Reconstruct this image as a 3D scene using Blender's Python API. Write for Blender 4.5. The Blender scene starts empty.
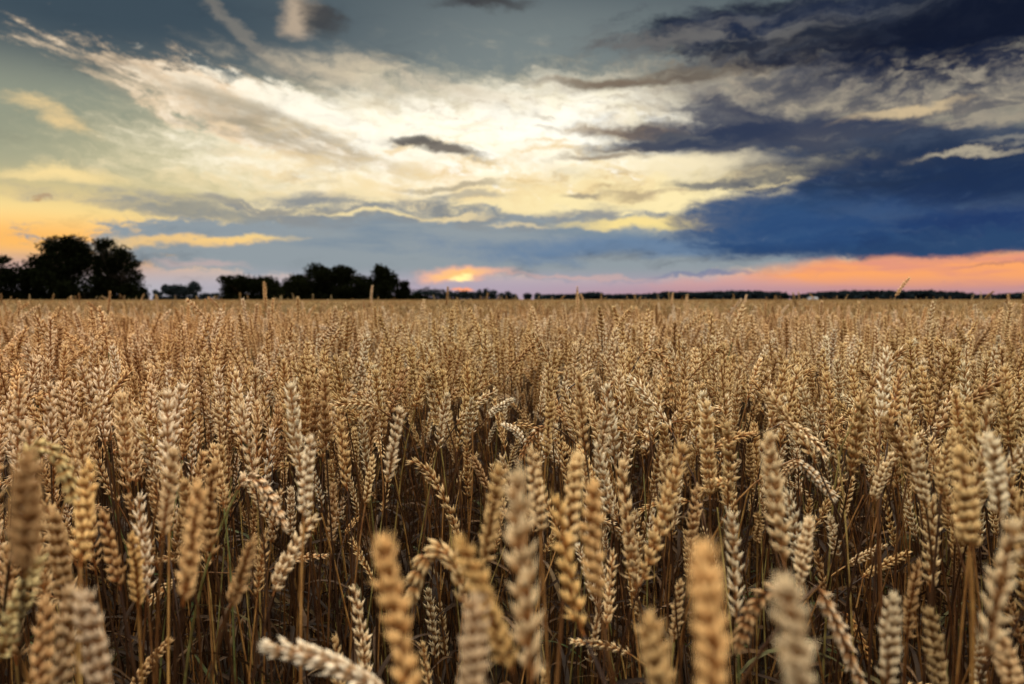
import bpy, bmesh, math, random
import numpy as np
from mathutils import Vector, Matrix, Quaternion

# ------------------------------------------------------------------ camera
scene = bpy.context.scene
R = math.radians
CAM_Z = 1.00
FPX = 683.0
PITCH = math.atan(42.5 / FPX)
cam_data = bpy.data.cameras.new('camera')
cam_data.sensor_width = 36.0
cam_data.lens = 36.0 * FPX / 1024.0
cam_data.clip_start = 0.02
cam_data.clip_end = 20000.0
cam_data.dof.use_dof = True
cam_data.dof.focus_distance = 1.2
cam_data.dof.aperture_fstop = 4.5
cam = bpy.data.objects.new('camera', cam_data)
cam.location = (0, 0, CAM_Z)
cam.rotation_euler = (math.pi / 2 - PITCH, 0, 0)
scene.collection.objects.link(cam)
scene.camera = cam
scene.view_settings.view_transform = 'Standard'
scene.view_settings.look = 'None'
scene.view_settings.exposure = 0.0
scene.view_settings.gamma = 1.0
scene.view_settings.use_curve_mapping = False
scene.cycles.max_bounces = 5
scene.cycles.diffuse_bounces = 1
scene.cycles.transmission_bounces = 3
scene.cycles.transparent_max_bounces = 4

def ray(px, py):
    """world direction through a pixel of the photograph (forward component 1)."""
    x = (px - 512.0) / FPX
    z = (342.0 - py) / FPX
    c, s = math.cos(PITCH), math.sin(PITCH)
    return Vector((x, c + z * s, z * c - s))

def lin(r, g, b, k=1.0):
    f = lambda v: (v / 255.0 / 12.92 if v / 255.0 <= 0.04045 else ((v / 255.0 + 0.055) / 1.055) ** 2.4) * k
    return (f(r), f(g), f(b), 1.0)

# ------------------------------------------------------------------ sky
SUN_EL, SUN_AZ = 1.6, -4.0
LAMP_EL, LAMP_AZ = 24.0, -14.0
world = bpy.data.worlds.new('World')
scene.world = world
world.use_nodes = True
wt = world.node_tree
wt.nodes.clear()

class Sk:
    """a socket with arithmetic, so that cloud masks read like formulas"""
    def __init__(self, s): self.s = s
    def _m(self, op, o=None, p=None, clamp=False):
        n = wt.nodes.new('ShaderNodeMath'); n.operation = op; n.use_clamp = clamp
        for i, v in enumerate((self, o, p)):
            if v is None: continue
            if isinstance(v, Sk): wt.links.new(v.s, n.inputs[i])
            else: n.inputs[i].default_value = v
        return Sk(n.outputs[0])
    def __add__(self, o): return self._m('ADD', o)
    def __sub__(self, o): return self._m('SUBTRACT', o)
    def __mul__(self, o): return self._m('MULTIPLY', o)
    def sat(self): return self._m('ADD', 0.0, clamp=True)
    def pw(self, o): return self._m('POWER', o)
    def inv(self):
        n = wt.nodes.new('ShaderNodeMath'); n.operation = 'SUBTRACT'; n.use_clamp = True
        n.inputs[0].default_value = 1.0; wt.links.new(self.s, n.inputs[1]); return Sk(n.outputs[0])
    def ss(self, a, b, lo=0.0, hi=1.0):
        n = wt.nodes.new('ShaderNodeMapRange'); n.interpolation_type = 'SMOOTHSTEP'
        wt.links.new(self.s, n.inputs[0])
        if a > b: a, b, lo, hi = b, a, hi, lo
        for i, v in zip((1, 2, 3, 4), (a, b, lo, hi)): n.inputs[i].default_value = v
        return Sk(n.outputs[0])

def vmath(op, a, b=None, scale=None):
    n = wt.nodes.new('ShaderNodeVectorMath'); n.operation = op
    for i, v in enumerate((a, b)):
        if v is None: continue
        if isinstance(v, Sk): wt.links.new(v.s, n.inputs[i])
        else: n.inputs[i].default_value = v
    if scale is not None: n.inputs['Scale'].default_value = scale
    return Sk(n.outputs['Value'] if op == 'LENGTH' else n.outputs[0])

def comb(x, y):
    n = wt.nodes.new('ShaderNodeCombineXYZ')
    wt.links.new(x.s, n.inputs[0]); wt.links.new(y.s, n.inputs[1])
    return Sk(n.outputs[0])

def mapping(v, loc=(0, 0, 0), rot=0.0, scale=(1, 1, 1), kind='TEXTURE'):
    n = wt.nodes.new('ShaderNodeMapping'); n.vector_type = kind
    wt.links.new(v.s, n.inputs[0])
    n.inputs[1].default_value = loc; n.inputs[2].default_value = (0, 0, rot); n.inputs[3].default_value = scale
    return Sk(n.outputs[0])

def noise(v, scale, detail=6.0, rough=0.55, dist=0.0, color=False, lac=2.0):
    n = wt.nodes.new('ShaderNodeTexNoise'); n.noise_dimensions = '3D'
    wt.links.new(v.s, n.inputs['Vector'])
    n.inputs['Scale'].default_value = scale; n.inputs['Detail'].default_value = detail
    n.inputs['Roughness'].default_value = rough; n.inputs['Distortion'].default_value = dist
    n.inputs['Lacunarity'].default_value = lac
    return Sk(n.outputs['Color'] if color else n.outputs['Fac'])

tc = wt.nodes.new('ShaderNodeTexCoord')
DIR = Sk(tc.outputs['Generated'])
sep = wt.nodes.new('ShaderNodeSeparateXYZ'); wt.links.new(DIR.s, sep.inputs[0])
DX, DY, DZ = (Sk(o) for o in sep.outputs)
DEG = 180.0 / math.pi
AZ = DX._m('ARCTAN2', DY) * DEG
EL = DZ._m('ARCSINE') * DEG
C0 = comb(AZ, EL)                                        # the sky in degrees: azimuth from the field's far side, elevation

def azel(px, py):
    d = ray(px, py)
    return math.degrees(math.atan2(d.x, d.y)), math.degrees(math.atan2(d.z, math.hypot(d.x, d.y)))

def warped(src, scale, stretch, amp, detail=7.0, rough=0.6, rot=0.0, off=0.0):
    w = mapping(src, (off, off * 0.7, 0), rot, (stretch, 1.0, 1.0))
    c = vmath('SUBTRACT', noise(w, scale, detail, rough, color=True), (0.5, 0.5, 0.5))
    c = vmath('MULTIPLY', c, (amp * stretch ** 0.5, amp, 0.0))
    return vmath('ADD', src, c)

CW = warped(C0, 0.16, 3.0, 6.5, off=3.1)                  # ragged, drawn out along the horizon
CF = warped(C0, 0.30, 2.0, 3.6, off=11.0, rough=0.65)      # finer fraying
CD = warped(C0, 0.12, 2.6, 8.5, rot=R(-14), off=7.3)      # fibres of the high cirrus, falling to the east

FRAY = noise(mapping(CF, (9, 33, 0), R(-5), (3.2, 1.0, 1.0)), 1.1, 9, .70) - .5      # frayed edges of every cloud

def blob(src, px, py, rx, ry, rot=0.0, soft=0.5):
    """an elliptical patch of sky; centre and radii read off as pixels and turned into degrees"""
    a, e = azel(px, py)
    a1, e1 = azel(px + 10, py); a2, e2 = azel(px, py - 10)
    sx, sy = (a1 - a) / 10.0, (e2 - e) / 10.0
    m = mapping(src, (a, e, 0), R(rot), (rx * sx, ry * sy, 1.0))
    d = vmath('LENGTH', m)
    if src is C0: return d.ss(1.0 + soft, max(0.0, 1.0 - soft))
    return (d + FRAY * min(1.15, .45 + soft)).ss(1.0 + soft * .72, max(0.0, 1.0 - soft * .72))

def mix(base, fac, col, k=1.0):
    """lay one bank of cloud, as light of its own colour, over the sky so far"""
    n = wt.nodes.new('ShaderNodeMixShader')
    wt.links.new((fac * k).s if k != 1.0 else fac.s, n.inputs[0])
    wt.links.new(base.s, n.inputs[1]); wt.links.new(glow(col).s, n.inputs[2])
    return Sk(n.outputs[0])

def glow(col, strength=1.0):
    n = wt.nodes.new('ShaderNodeBackground'); n.inputs[1].default_value = strength
    if isinstance(col, Sk): wt.links.new(col.s, n.inputs[0])
    else: n.inputs[0].default_value = col
    return Sk(n.outputs[0])

# --- clear air: colour by height, then by side
ramp = wt.nodes.new('ShaderNodeValToRGB')
wt.links.new((EL * (1 / 90.0)).sat().s, ramp.inputs[0])
cr = ramp.color_ramp
stops = [(0.0, (190, 165, 165)), (1.2, (200, 180, 175)), (3.0, (225, 195, 160)), (5.5, (225, 205, 155)), (9.0, (190, 185, 150)),
         (14.0, (150, 155, 140)), (18.5, (112, 122, 122)), (23.5, (78, 90, 98)), (34.0, (72, 84, 100)), (60.0, (120, 128, 140))]
while len(cr.elements) < len(stops): cr.elements.new(0.5)
for e, (p, c) in zip(cr.elements, stops):
    e.position = p / 90.0; e.color = lin(*c)
sky = glow(Sk(ramp.outputs[0]))

sky = mix(sky, blob(C0, 50, 216, 190, 34, 0, .9), lin(255, 222, 146, 1.05))
sky = mix(sky, blob(C0, 30, 240, 200, 20, 0, .9), lin(255, 188, 100), .95)
sky = mix(sky, blob(C0, 0, 268, 180, 14, 0, .9), lin(196, 160, 150), .9)
sky = mix(sky, blob(C0, 430, 45, 220, 50, 0, .9), lin(128, 138, 138), .8)
sky = mix(sky, blob(C0, 110, 6, 320, 66, 4, .8), lin(56, 73, 86), .92)
sky = mix(sky, blob(C0, 60, 135, 210, 52, 0, .9), lin(142, 148, 128), .75)
sky = mix(sky, blob(C0, 230, 172, 150, 26, 0, .9), lin(216, 206, 160), .5)
# --- the great glow behind the veil
sky = mix(sky, blob(CF, 535, 166, 300, 72, 0, .75), lin(250, 230, 182))
sky = mix(sky, blob(CF, 480, 140, 230, 44, 4, .8), lin(255, 246, 222, 1.15))
sky = mix(sky, blob(CF, 640, 205, 180, 30, 0, .8), lin(255, 236, 180))
sky = mix(sky, blob(CF, 630, 128, 120, 40, 0, .8), lin(255, 246, 218, 1.05))

# --- high cirrus drawn from upper left down to the glow
fib = noise(mapping(CD, (5, 2, 0), R(-15), (4.2, 1.0, 1.0)), 0.62, 9, .68)
fib2 = noise(mapping(CF, (15, 8, 0), R(-28), (3.5, 1.0, 1.0)), 0.33, 8, .64)
fib3 = noise(mapping(CF, (45, 28, 0), R(-14), (2.2, 1.0, 1.0)), 0.55, 8, .66)
band = blob(CD, 225, 108, 210, 27, -10, .8)
band2 = blob(CD, 330, 124, 200, 42, -16, .8)
m = (fib * 1.9 + band * .60 + (band2 * .45) - 1.28)
cir = m.ss(0.0, .5)
sky = mix(sky, cir * fib3.ss(.22, .50, .35, 1.0), lin(244, 214, 176))
sky = mix(sky, (m.ss(.16, .5) * fib3.ss(.40, .62)), lin(255, 240, 214), .9)
core = (fib2 * 1.6 + blob(CD, 340, 122, 150, 24, -17, .8) * .7 - 1.06).ss(0, .4)
sky = mix(sky, core, lin(255, 246, 224, 1.08), .95)
wh = blob(CF, 470, 130, 210, 42, 3, .8) * fib3.ss(.38, .56)
sky = mix(sky, wh, lin(255, 249, 232, 1.12), .8)
sky = mix(sky, blob(CF, 548, 128, 60, 22, 0, .8), lin(255, 251, 236, 1.15), .8)
sky = mix(sky, (blob(CF, 55, 120, 42, 9, -22, .8) * fib.ss(.3, .6)), lin(236, 206, 150), .9)
sky = mix(sky, blob(CF, 65, 176, 52, 8, 2, .9), lin(255, 226, 160), .9)
sky = mix(sky, blob(CF, 42, 197, 7, 1.6, 0, .6), lin(205, 160, 100), .8)
sky = mix(sky, blob(CF, 240, 26, 100, 6, -34, .9), lin(140, 134, 124), .6)
sky = mix(sky, blob(CD, 390, 85, 120, 12, -10, .9) * fib3.ss(.36, .6), lin(206, 190, 164), .7)
# thin greyer veils inside the bright part
g = noise(mapping(CW, (21, 3, 0), R(-10), (3.0, 1.0, 1.0)), 0.36, 8, .62)
sky = mix(sky, blob(CD, 300, 135, 130, 18, -16, .8) * g.ss(.40, .60), lin(178, 164, 140), .85)
sky = mix(sky, blob(CF, 235, 108, 70, 12, -14, .8), lin(170, 160, 138), .6)
sky = mix(sky, blob(CF, 205, 112, 90, 14, -12, .8) * g.ss(.45, .62), lin(160, 152, 132), .7)
sky = mix(sky, blob(CF, 545, 112, 260, 60, 0, .8) * g.ss(.50, .68), lin(228, 212, 180), .6)
sky = mix(sky, blob(CF, 420, 96, 90, 10, 0, .8) * fib3.ss(.55, .40), lin(200, 188, 164), .5)
sky = mix(sky, blob(CF, 390, 184, 150, 22, -5, .8) * g.ss(.42, .62), lin(244, 218, 166), .8)
sky = mix(sky, blob(CF, 560, 176, 120, 24, 0, .8) * fib3.ss(.44, .62), lin(246, 220, 166), .8)
sky = mix(sky, blob(CF, 350, 185, 200, 10, 0, .8) * fib3.ss(.55, .42), lin(250, 226, 176), .6)
# ripples and gold-edged streaks across the glow
rip = noise(mapping(CF, (77, 13, 0), R(-7), (3.6, 1.0, 1.0)), 0.95, 9, .70)
rip2 = noise(mapping(CF, (7, 93, 0), R(4), (5.0, 1.0, 1.0)), 0.7, 9, .68)
sky = mix(sky, blob(CF, 520, 165, 260, 40, 0, .8) * rip2.ss(.50, .64), lin(238, 206, 148), .75)
sky = mix(sky, blob(CF, 560, 108, 190, 26, 2, .9) * rip.ss(.50, .64), lin(186, 172, 150), .6)
sky = mix(sky, blob(CF, 560, 150, 200, 46, 0, .8) * rip.ss(.46, .36), lin(255, 252, 240, 1.12), .8)
sky = mix(sky, blob(CF, 620, 178, 130, 18, 0, .8) * rip2.ss(.54, .66), lin(184, 166, 134), .6)
# small dark clouds
sky = mix(sky, blob(CF, 441, 150, 44, 5.5, -11, .75), lin(112, 104, 96), .95)
sky = mix(sky, blob(CF, 420, 143, 22, 4.0, -8, .75), lin(100, 96, 92), .8)
sky = mix(sky, blob(CF, 300, 12, 16, 18, -30, .9) , lin(200, 178, 152), .8)
sky = mix(sky, blob(CF, 322, 15, 20, 11, -25, .9), lin(70, 72, 74), .95)
sky = mix(sky, blob(CF, 480, 2, 40, 7, 0, .9), lin(66, 66, 68), .9)
sky = mix(sky, blob(CF, 455, 185, 46, 3.2, 2, .8), lin(176, 164, 140), .8)
sky = mix(sky, blob(CF, 588, 195, 16, 3, 0, .8), lin(150, 140, 125), .8)
sky = mix(sky, blob(CF, 470, 195, 32, 4, 0, .8), lin(170, 164, 150), .7)
sky = mix(sky, blob(CF, 640, 192, 40, 3, 0, .8), lin(190, 170, 136), .6)

# --- low bank of grey-blue stratus
st = noise(mapping(C0, (2, 9, 0), 0, (7.0, 1.0, 1.0)), 0.62, 7, .6)
st2 = noise(mapping(CF, (31, 4, 0), 0, (5.0, 1.0, 1.0)), 0.9, 8, .64)
bank = (blob(CF, 500, 248, 350, 31, 0, .5) + st * .5 - .28).ss(.1, .5)
sky = mix(sky, bank, lin(146, 156, 162))
sky = mix(sky, blob(CW, 360, 214, 270, 10, -1, .7) * st2.ss(.36, .55), lin(140, 144, 146), .95)
sky = mix(sky, blob(CF, 190, 211, 80, 6.0, -2, .7), lin(150, 150, 142), .85)
sky = mix(sky, blob(CF, 300, 208, 120, 4.0, -2, .8) * st2.ss(.35, .55), lin(156, 152, 142), .85)
sky = mix(sky, blob(CW, 520, 236, 250, 13, 0, .8) * st.ss(.40, .6), lin(124, 141, 156), .85)
sky = mix(sky, blob(CW, 640, 246, 170, 12, 0, .8), lin(104, 130, 160), .9)
sky = mix(sky, blob(CF, 240, 238, 50, 3.6, 3, .8), lin(250, 214, 140), .9)
sky = mix(sky, blob(CF, 185, 240, 75, 5, 2, .8), lin(252, 206, 130), .8)
sky = mix(sky, blob(CF, 370, 213, 50, 2.0, 0, .8), lin(248, 226, 170), .85)
sky = mix(sky, blob(CF, 450, 216, 34, 2.6, -2, .8), lin(244, 220, 168), .8)
sky = mix(sky, blob(CF, 515, 226, 26, 2.0, -2, .8), lin(232, 212, 168), .7)
sky = mix(sky, blob(CF, 665, 222, 95, 5.5, 0, .8), lin(255, 228, 150), .95)
sky = mix(sky, blob(CF, 705, 227, 60, 4.0, 0, .8), lin(255, 230, 148), .9)
sky = mix(sky, blob(CF, 600, 214, 60, 5.0, 0, .8) * st2.ss(.40, .55), lin(150, 150, 148), .8)
# lavender air under the bank
low = EL.ss(2.9, .6)
sky = mix(sky, low * blob(C0, 300, 285, 300, 40, 0, .5), lin(180, 180, 190), .85)
sky = mix(sky, low * blob(C0, 600, 290, 300, 30, 0, .6), lin(176, 158, 176), .8)
sky = mix(sky, blob(CF, 205, 262, 40, 4, 0, .9), lin(206, 178, 172), .6)

# --- dark blue mass on the right
bigA = blob(CW, 960, 206, 290, 46, 2, .42)
bigB = blob(CW, 850, 140, 250, 24, -6, .5)
bigC = blob(CW, 765, 212, 90, 18, 6, .55)
tex = noise(mapping(CF, (41, 17, 0), R(6), (2.6, 1.0, 1.0)), 0.85, 9, .70)
tex2 = noise(mapping(CF, (71, 27, 0), R(4), (4.0, 1.0, 1.0)), 0.34, 8, .66)
tex3 = noise(mapping(CF, (11, 57, 0), R(-6), (1.7, 1.0, 1.0)), 1.5, 6, .62)
topR = (blob(CF, 920, 14, 290, 34, -3, .8) * .9 + tex2 * 1.25 - .70).ss(-.06, .52)
grey = blob(CW, 900, 78, 290, 50, -4, .65)
sky = mix(sky, grey, lin(142, 134, 122), .9)
sky = mix(sky, grey * tex3.ss(.42, .66), lin(186, 172, 150), .55)
sky = mix(sky, grey * tex.ss(.42, .60) * blob(C0, 960, 70, 260, 60, 0, .8), lin(64, 70, 86), .85)
sky = mix(sky, grey * tex2.ss(.46, .60), lin(78, 82, 94), .75)
sky = mix(sky, blob(CF, 660, 76, 100, 9, 3, .8) * tex2.ss(.3, .52), lin(104, 94, 84), .9)
sky = mix(sky, blob(CF, 605, 80, 60, 5, -2, .8), lin(124, 108, 92), .8)
sky = mix(sky, blob(CF, 640, 132, 70, 7, -3, .8), lin(140, 116, 92), .9)
sky = mix(sky, blob(CF, 600, 160, 44, 3.5, 0, .8), lin(150, 134, 116), .85)
sky = mix(sky, bigB, lin(46, 58, 84), .95)
sky = mix(sky, bigB * tex.ss(.50, .68), lin(96, 98, 104), .55)
sky = mix(sky, blob(CF, 680, 142, 90, 9, 3, .7), lin(54, 64, 86), .95)
sky = mix(sky, blob(CF, 735, 120, 60, 20, -22, .7), lin(48, 58, 82), .85)
sky = mix(sky, topR, lin(30, 37, 54), .95)
sky = mix(sky, blob(CF, 760, 22, 130, 12, 4, .9) * tex2.ss(.30, .55), lin(36, 46, 68), .92)
sky = mix(sky, topR * tex.ss(.46, .64), lin(66, 73, 88), .55)
rib = noise(mapping(CF, (3, 61, 0), R(3), (6.0, 1.0, 1.0)), 0.8, 8, .64)
sky = mix(sky, blob(CF, 830, 24, 230, 34, -2, .9) * rib.ss(.50, .66), lin(86, 90, 98), .7)
sky = mix(sky, blob(CF, 700, 40, 120, 14, 0, .9) * rib.ss(.44, .60), lin(110, 108, 106), .8)
sky = mix(sky, blob(CF, 960, 60, 150, 26, -4, .8) * tex.ss(.38, .56), lin(28, 38, 62), .92)
sky = mix(sky, blob(CF, 980, 22, 160, 34, 0, .9), lin(12, 20, 40), .85)
sky = mix(sky, bigC, lin(66, 88, 122), .93)
sky = mix(sky, bigA, lin(46, 72, 110), .97)
sky = mix(sky, blob(CF, 980, 232, 190, 22, 0, .5), lin(36, 60, 104), .95)
sky = mix(sky, blob(CF, 720, 182, 50, 5, 0, .8), lin(90, 98, 112), .8)
sky = mix(sky, blob(CF, 920, 162, 200, 26, 0, .7), lin(46, 60, 84), .9)
sky = mix(sky, blob(CF, 950, 240, 260, 14, 0, .5), lin(44, 72, 110), .97)
sky = mix(sky, bigA * tex2.ss(.42, .62), lin(30, 52, 96), .7)
sky = mix(sky, bigA * tex.ss(.54, .72), lin(84, 106, 136), .35)
sky = mix(sky, blob(CF, 880, 205, 220, 44, 0, .8) * rip2.ss(.50, .66), lin(72, 94, 124), .5)
sky = mix(sky, blob(CF, 900, 170, 200, 20, 3, .9) * rip2.ss(.58, .70), lin(140, 140, 140), .5)
sky = mix(sky, blob(CF, 880, 128, 200, 12, -2, .9) * tex2.ss(.50, .64), lin(128, 126, 122), .8)
sky = mix(sky, blob(CF, 860, 150, 180, 12, 2, .9) * tex2.ss(.54, .42), lin(72, 84, 104), .6)
sky = mix(sky, blob(CF, 980, 124, 60, 5, -3, .9) * tex.ss(.36, .56), lin(176, 164, 142), .7)
sky = mix(sky, blob(CW, 790, 225, 110, 20, 0, .8), lin(52, 88, 134), .5)
sky = mix(sky, blob(CW, 960, 175, 150, 30, 0, .8), lin(28, 46, 76), .7)
sky = mix(sky, blob(CF, 965, 153, 46, 2.6, 0, .9), lin(190, 178, 152), .8)
sky = mix(sky, blob(CF, 1010, 141, 30, 3, 0, .9), lin(150, 146, 136), .6)
sky = mix(sky, blob(CF, 905, 112, 50, 4, 3, .9) * tex.ss(.30, .55), lin(226, 200, 156), .75)
sky = mix(sky, blob(CF, 770, 185, 30, 1.4, 3, .8), lin(228, 208, 160), .6)
sky = mix(sky, blob(CF, 690, 165, 60, 8, 0, .8), lin(252, 236, 196), .8)
# --- warm clear strip under it
strip = blob(C0, 965, 272, 255, 19, 0, .3) * blob(CF, 945, 276, 250, 24, 0, .35)
sky = mix(sky, strip, lin(253, 168, 104))
sky = mix(sky, blob(CF, 750, 284, 90, 7, 0, .9), lin(232, 166, 148), .55)
sky = mix(sky, blob(CF, 700, 274, 45, 2.2, 0, .8), lin(120, 128, 158), .75)
sky = mix(sky, blob(CF, 1000, 262, 50, 1.6, 0, .8), lin(150, 104, 104), .5)
sky = mix(sky, strip * st.ss(.42, .60), lin(222, 146, 130), .8)
sky = mix(sky, strip * st2.ss(.55, .72), lin(176, 134, 146), .45)
sky = mix(sky, EL.ss(2.1, .2) * blob(C0, 860, 295, 300, 30, 0, .6), lin(184, 140, 150), .9)
sky = mix(sky, blob(CF, 575, 276, 66, 2.4, 0, .9), lin(226, 178, 164), .45)
# --- the low sun behind its veil
sky = mix(sky, blob(CF, 460, 274, 40, 6.0, 0, .9), lin(244, 182, 154), .95)
sky = mix(sky, blob(CF, 460, 274, 22, 3.4, 0, .9), lin(255, 196, 124, 1.05))
sky = mix(sky, blob(CF, 464, 278, 9, 3.2, 0, .8), lin(255, 226, 150, 1.3))
sky = mix(sky, blob(CF, 462, 290, 10, 1.6, 0, .8), lin(255, 160, 110, 1.1), .9)

# --- unseen vault: broken cloud overhead added bright to light the wheat, air behind kept dim
roof = EL.ss(25.0, 48.0)
cl = noise(DIR, 3.0, 5, .55)
vr = wt.nodes.new('ShaderNodeValToRGB'); wt.links.new(cl.ss(.38, .62).s, vr.inputs[0])
vr.color_ramp.elements[0].color = lin(134, 134, 136); vr.color_ramp.elements[1].color = lin(255, 237, 208)
vault = Sk(vr.outputs[0])
VAULT_K, BACK_K, AIR_K = 6.1, .30, .06
nis = wt.nodes.new('ShaderNodeTexSky'); nis.sky_type = 'NISHITA'; nis.sun_disc = False
nis.sun_elevation = R(LAMP_EL); nis.sun_rotation = R(LAMP_AZ)
def over(a, b):
    n = wt.nodes.new('ShaderNodeAddShader'); wt.links.new(a.s, n.inputs[0]); wt.links.new(b.s, n.inputs[1]); return Sk(n.outputs[0])
def mixs(a, fac, b):
    n = wt.nodes.new('ShaderNodeMixShader'); wt.links.new(fac.s, n.inputs[0]); wt.links.new(a.s, n.inputs[1]); wt.links.new(b.s, n.inputs[2]); return Sk(n.outputs[0])
air = glow(Sk(nis.outputs[0]), AIR_K)
sky = mixs(sky, DY.ss(.25, -.35), over(air, glow(vault, BACK_K)))
sky = mixs(sky, roof, over(air, glow(vault, VAULT_K)))
wo = wt.nodes.new('ShaderNodeOutputWorld'); wt.links.new(sky.s, wo.inputs[0])
world.cycles.sampling_method = 'MANUAL'
world.cycles.sample_map_resolution = 512

# ------------------------------------------------------------------ sun lamp, soft, raised well above the low sun to light the ears
sun_data = bpy.data.lights.new('sun', 'SUN')
sun_data.energy = 2.0; sun_data.angle = R(24); sun_data.color = (1.0, 0.88, 0.72)
sun = bpy.data.objects.new('sun', sun_data)
sun.rotation_euler = Vector((math.sin(R(LAMP_AZ)) * math.cos(R(LAMP_EL)), math.cos(R(LAMP_AZ)) * math.cos(R(LAMP_EL)), math.sin(R(LAMP_EL)))).to_track_quat('Z', 'Y').to_euler()
scene.collection.objects.link(sun)

# ------------------------------------------------------------------ materials
def new_mat(name):
    m = bpy.data.materials.new(name); m.use_nodes = True
    m.node_tree.nodes.clear()
    return m, m.node_tree

def N(t, typ, **kw):
    n = t.nodes.new(typ)
    for k, v in kw.items():
        if hasattr(n, k): setattr(n, k, v)
    return n

def ramp_node(t, fac, stops):
    r = t.nodes.new('ShaderNodeValToRGB'); t.links.new(fac, r.inputs[0])
    while len(r.color_ramp.elements) < len(stops): r.color_ramp.elements.new(0.5)
    for e, (p, c) in zip(r.color_ramp.elements, stops):
        e.position = p; e.color = (*c, 1.0)
    return r.outputs[0]

def mul(t, a, b, fac=1.0):
    n = t.nodes.new('ShaderNodeMix'); n.data_type = 'RGBA'; n.blend_type = 'MULTIPLY'; n.inputs[0].default_value = fac
    for i, v in ((6, a), (7, b)):
        if hasattr(v, 'links'): t.links.new(v, n.inputs[i])
        else: n.inputs[i].default_value = (*v, 1)
    return n.outputs[2]

def mixc(t, fac, a, b):
    n = t.nodes.new('ShaderNodeMix'); n.data_type = 'RGBA'
    t.links.new(fac, n.inputs[0])
    for i, v in ((6, a), (7, b)):
        if hasattr(v, 'links'): t.links.new(v, n.inputs[i])
        else: n.inputs[i].default_value = (*v, 1)
    return n.outputs[2]

def thin(t, col, transl, rough=0.6, spec=0.25, bump=None):
    """papery plant surface: reflects, and lets some light through"""
    p = N(t, 'ShaderNodeBsdfPrincipled'); t.links.new(col, p.inputs['Base Color'])
    p.inputs['Roughness'].default_value = rough
    p.inputs['Specular IOR Level'].default_value = spec
    if bump:
        bn = N(t, 'ShaderNodeBump'); bn.inputs['Strength'].default_value = .8; bn.inputs['Distance'].default_value = bump[1]
        t.links.new(bump[0], bn.inputs['Height']); t.links.new(bn.outputs[0], p.inputs['Normal'])
    o = N(t, 'ShaderNodeOutputMaterial')
    if transl > 0:
        tr = N(t, 'ShaderNodeBsdfTranslucent'); t.links.new(col, tr.inputs['Color'])
        mx = N(t, 'ShaderNodeMixShader'); mx.inputs[0].default_value = transl
        t.links.new(p.outputs[0], mx.inputs[1]); t.links.new(tr.outputs[0], mx.inputs[2])
        t.links.new(mx.outputs[0], o.inputs[0])
    else:
        t.links.new(p.outputs[0], o.inputs[0])

def ear_material(name='ripe_husk', tint=(1, 1, 1)):
    m, t = new_mat(name)
    oi = N(t, 'ShaderNodeObjectInfo'); geo = N(t, 'ShaderNodeTexCoord')
    tip = N(t, 'ShaderNodeAttribute'); tip.attribute_name = 'tip'
    whole = ramp_node(t, oi.outputs['Random'], [(0, (.40, .24, .115)), (.22, (.58, .39, .19)), (.55, (.68, .485, .262)), (.82, (.71, .55, .37)), (1, (.77, .66, .51))])
    ns = N(t, 'ShaderNodeTexNoise'); ns.inputs['Scale'].default_value = 330; ns.inputs['Detail'].default_value = 5
    t.links.new(geo.outputs['Object'], ns.inputs['Vector'])
    spots = ramp_node(t, ns.outputs['Fac'], [(.30, (.66, .55, .44)), (.48, (1, 1, 1)), (.7, (1.12, 1.12, 1.12))])
    husk_tone_shade = ramp_node(t, tip.outputs['Fac'], [(0, (.38, .20, .095)), (.30, (.66, .48, .31)), (.56, (1.03, .99, .93)), (.9, (1.16, 1.19, 1.19))])  # browner base, paler tip; crease shade and tip highlights painted in too
    c = mul(t, mul(t, mul(t, whole, spots), husk_tone_shade), oi.outputs['Color'])
    where = N(t, 'ShaderNodeVectorMath'); where.operation = 'MULTIPLY'; where.inputs[1].default_value = (.35, .12, 0); t.links.new(oi.outputs['Location'], where.inputs[0])
    np_ = N(t, 'ShaderNodeTexNoise'); np_.inputs['Scale'].default_value = 1.6; np_.inputs['Detail'].default_value = 3
    t.links.new(where.outputs[0], np_.inputs['Vector'])
    c = mul(t, c, ramp_node(t, np_.outputs['Fac'], [(.36, (.90, .95, .86)), (.5, (1, 1, 1)), (.64, (1.06, .96, .86))]))
    c = mul(t, c, tint)
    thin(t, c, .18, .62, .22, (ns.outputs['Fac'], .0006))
    return m

def stalk_material():
    m, t = new_mat('straw')
    oi = N(t, 'ShaderNodeObjectInfo'); geo = N(t, 'ShaderNodeTexCoord')
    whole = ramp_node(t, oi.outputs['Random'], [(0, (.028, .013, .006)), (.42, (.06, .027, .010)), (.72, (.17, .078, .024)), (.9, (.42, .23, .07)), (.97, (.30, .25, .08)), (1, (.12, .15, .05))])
    ns = N(t, 'ShaderNodeTexNoise'); ns.inputs['Scale'].default_value = 45
    t.links.new(geo.outputs['Object'], ns.inputs['Vector'])
    c = mul(t, whole, ramp_node(t, ns.outputs['Fac'], [(.35, (.55, .42, .34)), (.6, (1, 1, 1))]))
    thin(t, c, .10, .42, .4)
    return m

def leaf_material():
    m, t = new_mat('dry_leaf')
    oi = N(t, 'ShaderNodeObjectInfo'); geo = N(t, 'ShaderNodeTexCoord')
    whole = ramp_node(t, oi.outputs['Random'], [(0, (.02, .011, .005)), (.55, (.045, .024, .010)), (.88, (.16, .095, .045)), (.96, (.12, .11, .045)), (1, (.05, .09, .025))])
    ns = N(t, 'ShaderNodeTexNoise'); ns.inputs['Scale'].default_value = 70
    t.links.new(geo.outputs['Object'], ns.inputs['Vector'])
    c = mul(t, whole, ramp_node(t, ns.outputs['Fac'], [(.35, (.5, .42, .36)), (.6, (1, 1, 1))]))
    thin(t, c, .3, .6, .2)
    return m

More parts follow.
